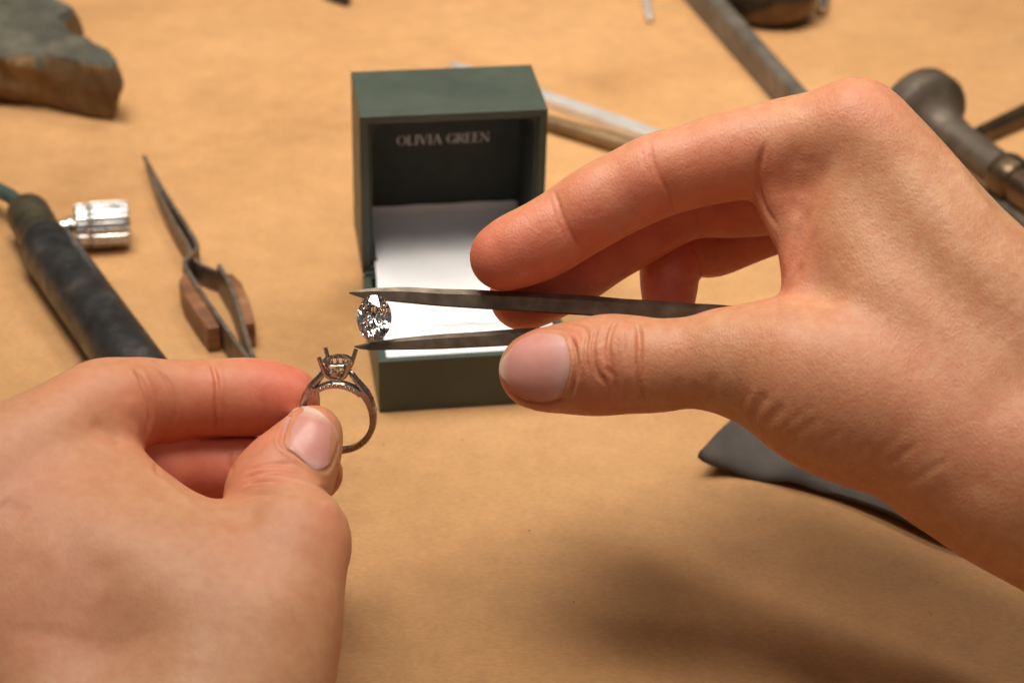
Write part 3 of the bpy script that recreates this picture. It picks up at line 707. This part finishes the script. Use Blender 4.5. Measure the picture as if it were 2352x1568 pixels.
# pave gallery under the head: inner bridge
rings = [shank_ring(math.radians(a), Ri + 1.5, Ri, 1.15) for a in np.linspace(48, 132, 22)]
v, f = loft(rings); br = ob('bridge', v, f, 'gold', rg, smooth=True, auto=35)
for k in range(9):                              # beads and cut notches on its front face
    a = math.radians(62 + 56 * k / 8); c = np.array(RG((Ri + .75) * math.cos(a), 1.18, (Ri + .75) * math.sin(a)))
    v, f = lathe(c, c + (v2w(RC + rn) - v2w(RC)) * 0.3, [(0, .30), (.5, .29), (1, .18)], 8)
    ob('bead', v, f, 'gold_cut', br, smooth=True)
# basket: two oval rails joined by small posts
hz = 11.9
def oval(ax, ay, z, wr, hr, n=40):
    R = []
    for k in range(n):
        a = 2 * math.pi * k / n; c, s_ = math.cos(a), math.sin(a)
        R.append([RG((ax + dx) * c, (ay + dx) * s_, z + dz) for dx, dz in ((-wr, -hr), (wr, -hr), (wr, hr * .6), (wr * .5, hr), (-wr, hr))])
    return loft(R, closed=True)
v, f = oval(2.95, 3.5, hz + 2.1, 0.50, 0.42); seat = ob('seat_rail', v, f, 'gold_cut', rg, smooth=True, auto=35)
v, f = oval(2.45, 2.9, hz - 0.1, 0.45, 0.55); ob('lower_rail', v, f, 'gold', rg, smooth=True, auto=35)
for k in range(12):
    a = 2 * math.pi * (k + .5) / 12
    v, f = tube([RG(2.4 * math.cos(a), 2.85 * math.sin(a), hz - .2), RG(3.0 * math.cos(a), 3.7 * math.sin(a), hz + 2.1)], 0.36, 8)
    ob('gallery_post', v, f, 'gold_cut', rg, smooth=True)
for sx in (-1, 1):
    for sy in (-1, 1):
        pth = [RG(0.25 * sx, 1.2 * sy, hz - 1.55), RG(1.3 * sx, 2.3 * sy, hz - 1.2), RG(2.35 * sx, 2.9 * sy, hz - .1), RG(2.95 * sx, 3.2 * sy, hz + 1.6), RG(3.3 * sx, 3.35 * sy, hz + 2.8), RG(3.62 * sx, 3.45 * sy, hz + 3.9)]
        pth = catmull(pth, 5)
        v, f = tube(pth, [.58 - .05 * i / len(pth) for i in range(len(pth))], 12)
        ob('prong', v, f, 'gold', rg, smooth=True, auto=40)

# diamond: oval brilliant cut, table towards the camera
DPAV = 0.82
def brilliant(a, b):
    pts = []
    th = [math.pi / 4 * k for k in range(8)]; tm = [x + math.pi / 8 for x in th]
    for x in th: pts.append((.57 * math.cos(x), .57 * math.sin(x), .335))
    for x in tm: pts.append((.80 * math.cos(x), .80 * math.sin(x), .20))
    for k in range(32):
        x = math.pi / 16 * k; pts.append((math.cos(x), math.sin(x), .025)); pts.append((math.cos(x), math.sin(x), -.025))
    for x in tm: pts.append((.30 * math.cos(x), .30 * math.sin(x), -DPAV * .70))
    pts.append((0, 0, -DPAV))
    return [(p[0] * a, p[1] * b, p[2] * a) for p in pts]
DC = V3(859.5, 730, 463.8)
dzv = np.array([-0.14, 0.13, 1.0]); dzv /= np.linalg.norm(dzv)
dyv = np.array([-0.03, 1.0, 0]); dyv -= dzv * (dyv @ dzv); dyv /= np.linalg.norm(dyv); dxv = np.cross(dyv, dzv)
bm = bmesh.new()
for p in brilliant(4.1, 5.4): bm.verts.new(p)
bmesh.ops.convex_hull(bm, input=bm.verts[:])
bmesh.ops.dissolve_limit(bm, angle_limit=math.radians(2.0), verts=bm.verts, edges=bm.edges)
bm.verts.index_update()
dv = [V2(DC + dxv * q.co.x + dyv * q.co.y + dzv * q.co.z) for q in bm.verts]; df = [[q.index for q in fc.verts] for fc in bm.faces]; bm.free()
dia = ob('diamond', dv, df, 'diamond'); tag(dia, 'clear oval cut diamond gripped in the tweezers above the ring', 'diamond')

# tweezers in the hand
def arm(top, bot, depth, thick):                # outlines in picture coordinates, depth and thickness along x
    R = []
    for (x, y0), (_, y1), d, w_ in zip(top, bot, depth, thick):
        h = y1 - y0; c = min(h * .28, 12)
        # front chamfer at the top edge, flat front, back
        dd = w_ / 2
        R.append([v2w(V3(x, y0, d + dd)), v2w(V3(x, y0, d - dd * .35)), v2w(V3(x, y0 + c, d - dd)), v2w(V3(x, y1 - c * .3, d - dd)), v2w(V3(x, y1, d - dd * .75)), v2w(V3(x, y1, d + dd))])
    return loft(R)
def lerp_prof(xs_, keys):
    kx = [k[0] for k in keys]; return [np.interp(xs_, kx, [k[i] for k in keys]) for i in range(1, len(keys[0]))]
xs_ = np.concatenate([np.linspace(802, 900, 14), np.linspace(915, 1900, 30)])
tw = thing('tweezers', P(1300, 735, 470), 'dark steel tweezers in the hand gripping the diamond', 'tweezers')
wob = np.array([0.7 * math.sin(x * .045) + 0.5 * math.sin(x * .013 + 1) for x in xs_])
t0, t1, dd, ww = lerp_prof(xs_, [(802, 671, 674, 466.0, .5), (815, 668, 679, 466, .9), (831, 665, 684, 466, 1.4), (862, 660.5, 688.5, 466, 2.0), (912, 659, 694, 466.2, 2.6), (1005, 661.5, 703, 466.5, 3.4), (1130, 667, 711, 467, 4.2), (1321, 677, 723, 468, 4.6), (1660, 701, 745, 471, 4.8), (1900, 719, 752, 473, 4.8)])
v, f = arm(list(zip(xs_, t0 + wob)), list(zip(xs_, t1)), dd, ww); ob('upper_arm', v, f, 'steel_dark', tw, smooth=True, auto=25)
xs2 = np.concatenate([np.linspace(814, 900, 14), np.linspace(915, 1900, 30)])
t0, t1, dd, ww = lerp_prof(xs2, [(814, 794.5, 797.5, 466, .5), (824, 791.5, 801, 466, .9), (849, 786, 804, 466, 1.5), (912, 776.5, 803.5, 466.2, 2.4), (1005, 768, 802, 466.5, 3.2), (1130, 759, 796, 467, 4.0), (1238, 752, 790, 467.5, 4.4), (1500, 744, 782, 470, 4.7), (1900, 726, 756, 473, 4.7)])
t0 = t0 + 0.5 * np.sin(xs2 * .03)
v, f = arm(list(zip(xs2, t0)), list(zip(xs2, t1)), dd + 0.15, ww); ob('lower_arm', v, f, 'steel_dark', tw, smooth=True, auto=25)

# ------------------------------------------------------------------ torch with knob and hose
a0 = T(100, 556, 9.2); a1 = T(303, 838, 9.2); ax = (a1 - a0); L = np.linalg.norm(ax); ax /= L
r0 = 9.1
tc = thing('soldering_torch', (a0[0], a0[1], 0), 'black handled gas torch with chrome knob and green hose', 'torch')
a2 = a0 + ax * (L + 60)
v, f = lathe(a0, a2, [(0, 6.5), (0.004, 7.9), (0.02, r0 - .35), (0.04, r0), (0.5, r0), (0.97, r0), (1, r0 - 1.5)], 40)
ob('handle', v, f, 'torch_black', tc, smooth=True, auto=40)
b1 = a0 + ax * 1.0; b0 = T(60, 483, 9.8)
v, f = lathe(b0, b1, [(0, 4.6), (0.03, 6.6), (0.12, 7.3), (0.55, 7.3), (0.6, 7.0), (0.8, 7.6), (1, 7.6)], 32)
col_ = ob('collar', v, f, 'torch_brass', tc, smooth=True, auto=40)
k0 = T(140, 521, 8.6); k1 = T(297, 512, 7.9)
v, f = lathe(k0, k1, [(0, 2.3), (0.10, 2.3), (0.11, 3.1), (0.16, 3.3), (0.18, 2.2), (0.21, 2.2)], 24)
ob('stem', v, f, 'chrome', tc, smooth=True, auto=40)
v, f = lathe(k0, k1, [(0.20, 6.0), (0.23, 7.0), (0.38, 7.3), (0.405, 7.0), (0.43, 6.75), (0.445, 7.3), (0.47, 7.5), (0.93, 7.5), (0.98, 7.2), (1.0, 6.3)], 160, flute=20, fd=0.8)
ob('knob', v, f, 'chrome', tc, smooth=True, auto=30)
hp = catmull([T(62, 487, 9.8), T(38, 462, 10), T(8, 443, 10), T(-40, 425, 8), T(-120, 415, 4), T(-260, 430, 3)], 8)
v, f = tube(hp, 2.6, 14); ob('hose', v, f, 'hose', tc, smooth=True, auto=50)

# ------------------------------------------------------------------ cross-locking tweezers with wooden grips, lying on their side
ct = thing('cross_locking_tweezers', (*T(500, 740, 0)[:2], 0), 'steel cross-locking tweezers with reddish wooden grips lying beside the torch', 'tweezers')
def strip(path, z1, z0, thick):                 # upright ribbon; path in picture coordinates at height z1
    pts = catmull([T(x, y, zz) for (x, y), zz in zip(path, z1)], 6)
    zb = np.interp(np.linspace(0, 1, len(pts)), np.linspace(0, 1, len(z0)), z0)
    R = []
    for i, p in enumerate(pts):
        d = pts[min(i + 1, len(pts) - 1)] - pts[max(i - 1, 0)]; d[2] = 0; d /= np.linalg.norm(d); nrm = np.array([-d[1], d[0], 0]) * thick / 2
        R.append([p + nrm, p - nrm, np.array([*(p - nrm)[:2], zb[i]]), np.array([*(p + nrm)[:2], zb[i]])])
    return loft(R)
Z = 9.5
v, f = strip([(331, 357), (352, 396), (385, 452), (425, 512), (451, 557), (449, 572), (424, 600), (432, 622), (476, 690), (549, 792), (600, 862)], [5.2, 6.5, 8.4, 9.2, Z, Z, Z, Z, Z, Z, Z], [4.2, 3.2, 1.2, .4, .3, .3, .3, .3, .3, .3], 1.3)
ob('arm', v, f, 'steel_dark', ct, smooth=True, auto=40)
v, f = strip([(331.5, 359), (350, 405), (370, 450), (398, 505), (431, 560), (440, 585), (462, 607), (500, 622), (517, 632)], [5.2, 6.4, 7.6, 7.8, 7.8, 7.6, 7.6, 7.6, 7.6], [4.2, 3.2, 1.2, .4, .3, .3, .3], 1.2)
ob('arm', v, f, 'steel_dark', ct, smooth=True, auto=40)
v, f = strip([(503, 607), (513, 625), (530, 655), (548, 705), (564, 763), (583, 822), (604, 864)], [Z + 1] * 7, [.4] * 4, 1.4)
ob('spring_leaf', v, f, 'steel_dark', ct, smooth=True, auto=40)
def grip(top, h, zt):
    return prism([T(x, y, zt) for x, y in top], h)
v, f = grip([(420, 627), (433, 625), (505, 749), (476, 754), (448, 716), (420, 672), (411, 645)], 8.2, 8.6)
g = ob('grip', v, f, 'wood_grip', ct, bevel=0.5)
v, f = grip([(520, 627), (535, 629), (556, 650), (575, 695), (586, 741), (560, 744), (540, 690)], 8.2, 8.6)
g = ob('grip', v, f, 'wood_grip', ct, bevel=0.5)
for (x, y) in ((452, 690),):
    c = T(x, y, 8.7); v, f = lathe(c - np.array([0, 0, .5]), c + np.array([0, 0, .15]), [(0, 1.1), (.8, 1.1), (1, .8)], 14)
    ob('rivet', v, f, 'tool_steel', ct, smooth=True, auto=40)

# ------------------------------------------------------------------ notched wooden block
top = [(-60, -60), (60, -60), (128, -10), (165, 4), (186, 22), (148, 42), (158, 64), (178, 80), (215, 97), (258, 120), (275, 140), (264, 152), (200, 143), (100, 126), (0, 116), (-90, 112)]
tp = [T(x, y, 24) for x, y in top]
rnd = random.Random(3)
def dense(poly, step):
    out = []
    for i, p in enumerate(poly):
        q = poly[(i + 1) % len(poly)]; n = max(1, int(np.linalg.norm(q - p) / step))
        out += [p + (q - p) * k / n for k in range(n)]
    return out
dp = dense(tp, 3.0); cen = sum(dp) / len(dp)
R = []
for zz, ins, sh in ((25.2, 0, .25), (25.0, 0, .5), (24.8, 0, .72), (24.5, 0, .87), (24.3, 3.4, 1), (23.6, 1.6, 1), (22.2, 0.5, 1), (19, 0, 1), (16, .2, 1), (13, .6, 1), (10, 1.3, 1), (7, 2.4, 1), (4, 3.6, 1), (1.8, 5.0, 1), (0.3, 6.6, 1)):
    ring = []
    for p in dp:
        d = (cen - p); d[2] = 0; d /= np.linalg.norm(d)
        j = rnd.uniform(-.45, .45) + 0.9 * math.sin(p[0] * .21 + zz * .3) + 0.7 * math.sin(p[1] * .37 - zz * .5) + .5 * math.sin(p[0] * .8 + p[1] * .6)
        if sh < 1: q = cen + (p - cen) * sh
        else: q = p + d * (ins + j * (1 if zz < 24 else .5))
        ring.append((q[0], q[1], zz + (rnd.uniform(-.5, .5) + .7 * math.sin(q[0] * .25) * math.cos(q[1] * .3) if zz > 3 else 0)))
    R.append(ring)
v, f = loft(R)
blk = ob('wooden_block', v, f, 'block_side', smooth=True, auto=40)
blk.data.materials.append(M['block_top'])
for p_ in blk.data.polygons:
    if p_.normal.z > 0.45 or (p_.center.z > 0.0225): p_.material_index = 1
tag(blk, 'chunky worn wooden block with grey top and a notched edge', 'block')

# ------------------------------------------------------------------ small tools behind
def lying_lathe(name, p0, p1, prof, mat, label, cat, n=32, flute=0, fd=0):
    v, f = lathe(p0, p1, prof, n, flute=flute, fd=fd); o = ob(name, v, f, mat, smooth=True, auto=40); return tag(o, label, cat)
# black tool end at the top edge
v, f = prism([T(x, y, 6) for x, y in ((700, -70), (790, -70), (804, -16), (796, -12), (745, -28))], 5.6)
o = ob('file_handle', v, f, 'black_tool', bevel=1.5); tag(o, 'small black tool end poking in at the top edge above the box', 'tool')
# thin bright pin
p0, p1 = T(1492, 47, 1.7), T(1474, -70, 1.7)
lying_lathe('steel_pin', p0, p1, [(0, .7), (.01, 1.1), (.04, 1.6), (.2, 1.7), (1, 1.8)], 'bright_steel', 'thin bright steel pin cut off by the top edge of the picture', 'pin', 16)
# long square grey bar
def lerp2(a, b, u): return (a[0] + (b[0] - a[0]) * u, a[1] + (b[1] - a[1]) * u)
R = []
for u in np.linspace(-.45, 1.35, 12):
    q = T(*lerp2((1633, 0), (1825, 212), u), 13.0); r_ = T(*lerp2((1666, 0), (1857, 212), u), 13.0)
    w_ = r_ - q; n_ = w_ / np.linalg.norm(w_)
    R.append([q + np.array([0, 0, -1.2]) - n_ * .6, q + n_ * .3, q + n_ * 1.5 + np.array([0, 0, .5]), r_ - n_ * 1.2 + np.array([0, 0, .4]), r_, r_ + n_ * .8 + np.array([0, 0, -1.5]), np.array([*(r_ + n_ * .4)[:2], .2]), np.array([*(q - n_ * .2)[:2], .2])])
v, f = loft(R); o = ob('metal_bar', v, f, 'bar_grey', smooth=True, auto=30); tag(o, 'long dull grey metal bar running behind the right hand', 'bar')
# round dark bronze weight
c = T(1775, -6, 12)
dm = thing('metal_dome', (c[0], c[1], 0), 'rounded dark bronze metal weight at the top right edge', 'weight')
v, f = lathe((c[0], c[1] + 8, 0.2), (c[0], c[1] + 8, 27), [(0, 13), (.05, 16), (.2, 19.5), (.45, 21), (.7, 19), (.88, 13), (.97, 6), (1, 1)], 40, hint=(0, 1, 0))
ob('body', v, f, 'dark_bronze', dm, smooth=True, auto=50)
v, f = lathe((c[0], c[1] + 8, 26), (c[0], c[1] + 8, 40), [(0, 6), (.3, 5), (.8, 5), (1, 4)], 24, hint=(0, 1, 0))
ob('stem', v, f, 'dark_bronze', dm, smooth=True, auto=50)
o = None
p0, p1 = T(1890, 24, 3), T(1897, -60, 3)
lying_lathe('glass_tube', p0, p1, [(0, 1.2), (.06, 2.2), (1, 2.3)], 'chrome', 'narrow shiny rod end beside the dark bronze weight', 'rod', 16)
# burnisher with mushroom head
h0, h1 = T(2096, 248, 17), T(2380, 450, 11)
hd = thing('mushroom_tool', (*h0[:2], 0), 'grey steel tool with flared mushroom head and banded dark shank', 'tool')
hd_prof = [(0, 14.5), (.006, 16.2), (.03, 17.0), (.125, 17.0), (.15, 16.2), (.175, 13.2), (.22, 9.8), (.30, 7.6), (.40, 6.7), (.60, 6.3), (.72, 6.3)]
v, f = lathe(h0, h1, hd_prof, 40); ob('head', v, f, 'tool_steel', hd, smooth=True, auto=50)
v, f = lathe(h0, h1, [(.715, 5.9), (.73, 7.3), (.76, 7.9), (.84, 8.0), (.865, 7.4), (.875, 6.4), (.89, 6.4), (.905, 7.4), (1.3, 7.6), (2.1, 7.0), (2.13, 5)], 36); ob('shank', v, f, 'dark_bronze', hd, smooth=True, auto=40)
# dark rod beyond it
p0, p1 = T(2222, 321, 4), T(2400, 240, 4)
R = []
dv_ = (p1 - p0); dv_[2] = 0; lv = np.linalg.norm(dv_); dv_ /= lv; nv = np.array([-dv_[1], dv_[0], 0])
for u in np.linspace(0, 2.2, 8):
    hw = 2.6 + 1.1 * u; q = p0 + dv_ * lv * u
    R.append([np.array([*(q + nv * x)[:2], z]) for x, z in ((-hw, .2), (hw, .2), (hw, 5.0), (hw * .5, 6.6 + u), (-hw * .5, 6.6 + u), (-hw, 5.0))])
v, f = loft(R); o = ob('square_punch', v, f, 'dark_bronze', smooth=True, auto=30); tag(o, 'dark brown tapered steel rod at the right edge behind the mushroom tool', 'rod')
# pale rod end below it
p0, p1 = T(2270, 455, 3), T(2420, 560, 3)
lying_lathe('wooden_stick', p0, p1, [(-.3, 2.2), (0, 2.8), (.5, 3.2), (1.2, 3.3)], 'tool_steel', 'thin rod under the banded shank at the right edge', 'rod', 16)
# two rods behind the box
p0, p1 = T(1032, 141, 3.0), T(1560, 330, 3.0)
dv_ = p1 - p0; lv = np.linalg.norm(dv_); dv_ /= lv; nv = np.array([-dv_[1], dv_[0], 0])
R = []
for u, hw, zt in ((0, .6, 2.5), (.03, 1.6, 3.2), (.2, 2.3, 3.6), (.45, 2.9, 3.9), (.63, 3.3, 4.0), (.66, 3.4, 4.1), (1, 3.6, 4.2)):
    q = p0 + dv_ * lv * u
    R.append([np.array([*(q + nv * x)[:2], z]) for x, z in ((-hw, .4), (hw, .4), (hw, zt - .6), (hw - .5, zt), (-hw + .5, zt), (-hw, zt - .6))])
v, f = loft(R); o = ob('steel_file', v, f, 'bright_steel', smooth=True, auto=30); tag(o, 'flat bright steel tool lying behind the green box', 'tool')
p0, p1 = T(1180, 258, 3.2), T(1560, 372, 3.2)
lying_lathe('bronze_rod', p0, p1, [(-.25, 1.5), (0, 2.6), (.3, 3.2), (.8, 3.7), (1.05, 3.8)], 'bar_brown', 'slim brown bronze rod in front of the bright steel tool', 'rod', 20)

# ------------------------------------------------------------------ folded grey cloth under the right hand
ed = catmull([T(1603, 1044, 7.0), T(1690, 1068, 4.0), T(1800, 1095, 3.2), T(1925, 1124, 4.0), T(2030, 1158, 5.0), T(2170, 1220, 5.0), T(2400, 1300, 4.0)], 10)
bk_ = catmull([T(1690, 950, 6.0), T(1760, 930, 7), T(1850, 920, 8), T(1980, 900, 8), T(2100, 900, 8), T(2300, 950, 7), T(2560, 1000, 6)], 10)
nu, nv_ = len(ed), 22
V = []; F = []
for lay in (0, 1):
    for i in range(nu):
        for j in range(nv_):
            s_ = j / (nv_ - 1); p = ed[i] * (1 - s_) + bk_[i] * s_
            p = p.copy()
            p[2] += 1.3 * math.sin(i * .33 + s_ * 4) * s_ * (1 - s_) * 2 + 1.2 * math.exp(-((i - 22 - 9 * s_) / 3.5) ** 2) - 1.0 * math.exp(-((i - 14 - 6 * s_) / 4) ** 2)
            # rolled front hem
            p[2] += -1.2 * math.exp(-s_ / .03) + (1.4 * math.exp(-i / 1.5) * math.exp(-s_ / .1))
            if lay: p[2] = max(p[2] - 1.1, 0.35)
            V.append(p)
n1 = nu * nv_
for lay in (0, 1):
    for i in range(nu - 1):
        for j in range(nv_ - 1):
            q = [lay * n1 + i * nv_ + j, lay * n1 + i * nv_ + j + 1, lay * n1 + (i + 1) * nv_ + j + 1, lay * n1 + (i + 1) * nv_ + j]
            F.append(q if lay else q[::-1])
bd_idx = [(i * nv_) for i in range(nu)]
per = [i * nv_ for i in range(nu)] + [(nu - 1) * nv_ + j for j in range(1, nv_)] + [i * nv_ + nv_ - 1 for i in range(nu - 2, -1, -1)] + [j for j in range(nv_ - 2, 0, -1)]
for a, b_ in zip(per, per[1:] + per[:1]): F.append((a, b_, b_ + n1, a + n1))
o = ob('cloth', V, F, 'cloth', smooth=True, auto=60); tag(o, 'folded grey twill cloth lying under the right hand', 'cloth')

# ------------------------------------------------------------------ loose metal filings on the bench
rnd = random.Random(11); V = []; F = []
for k in range(70):
    x, y = rnd.uniform(-20, 2372), rnd.uniform(300, 1568); p = T(x, y, 0.06); L_ = rnd.uniform(.12, .45); an = rnd.uniform(0, 6.28); wd = L_ * rnd.uniform(.25, .8)
    a = np.array([math.cos(an), math.sin(an), 0]) * L_; b_ = np.array([-math.sin(an), math.cos(an), 0]) * wd; z_ = np.array([0, 0, rnd.uniform(.05, .2)])
    n = len(V); V += [p - a, p + b_, p + a, p - b_, p + z_]
    F += [(n, n + 1, n + 4), (n + 1, n + 2, n + 4), (n + 2, n + 3, n + 4), (n + 3, n, n + 4), (n + 3, n + 2, n + 1, n)]
o = ob('metal_filings', V, F, 'tool_steel'); tag(o, 'tiny metal filings scattered over the tan bench top', 'filings', kind='stuff')
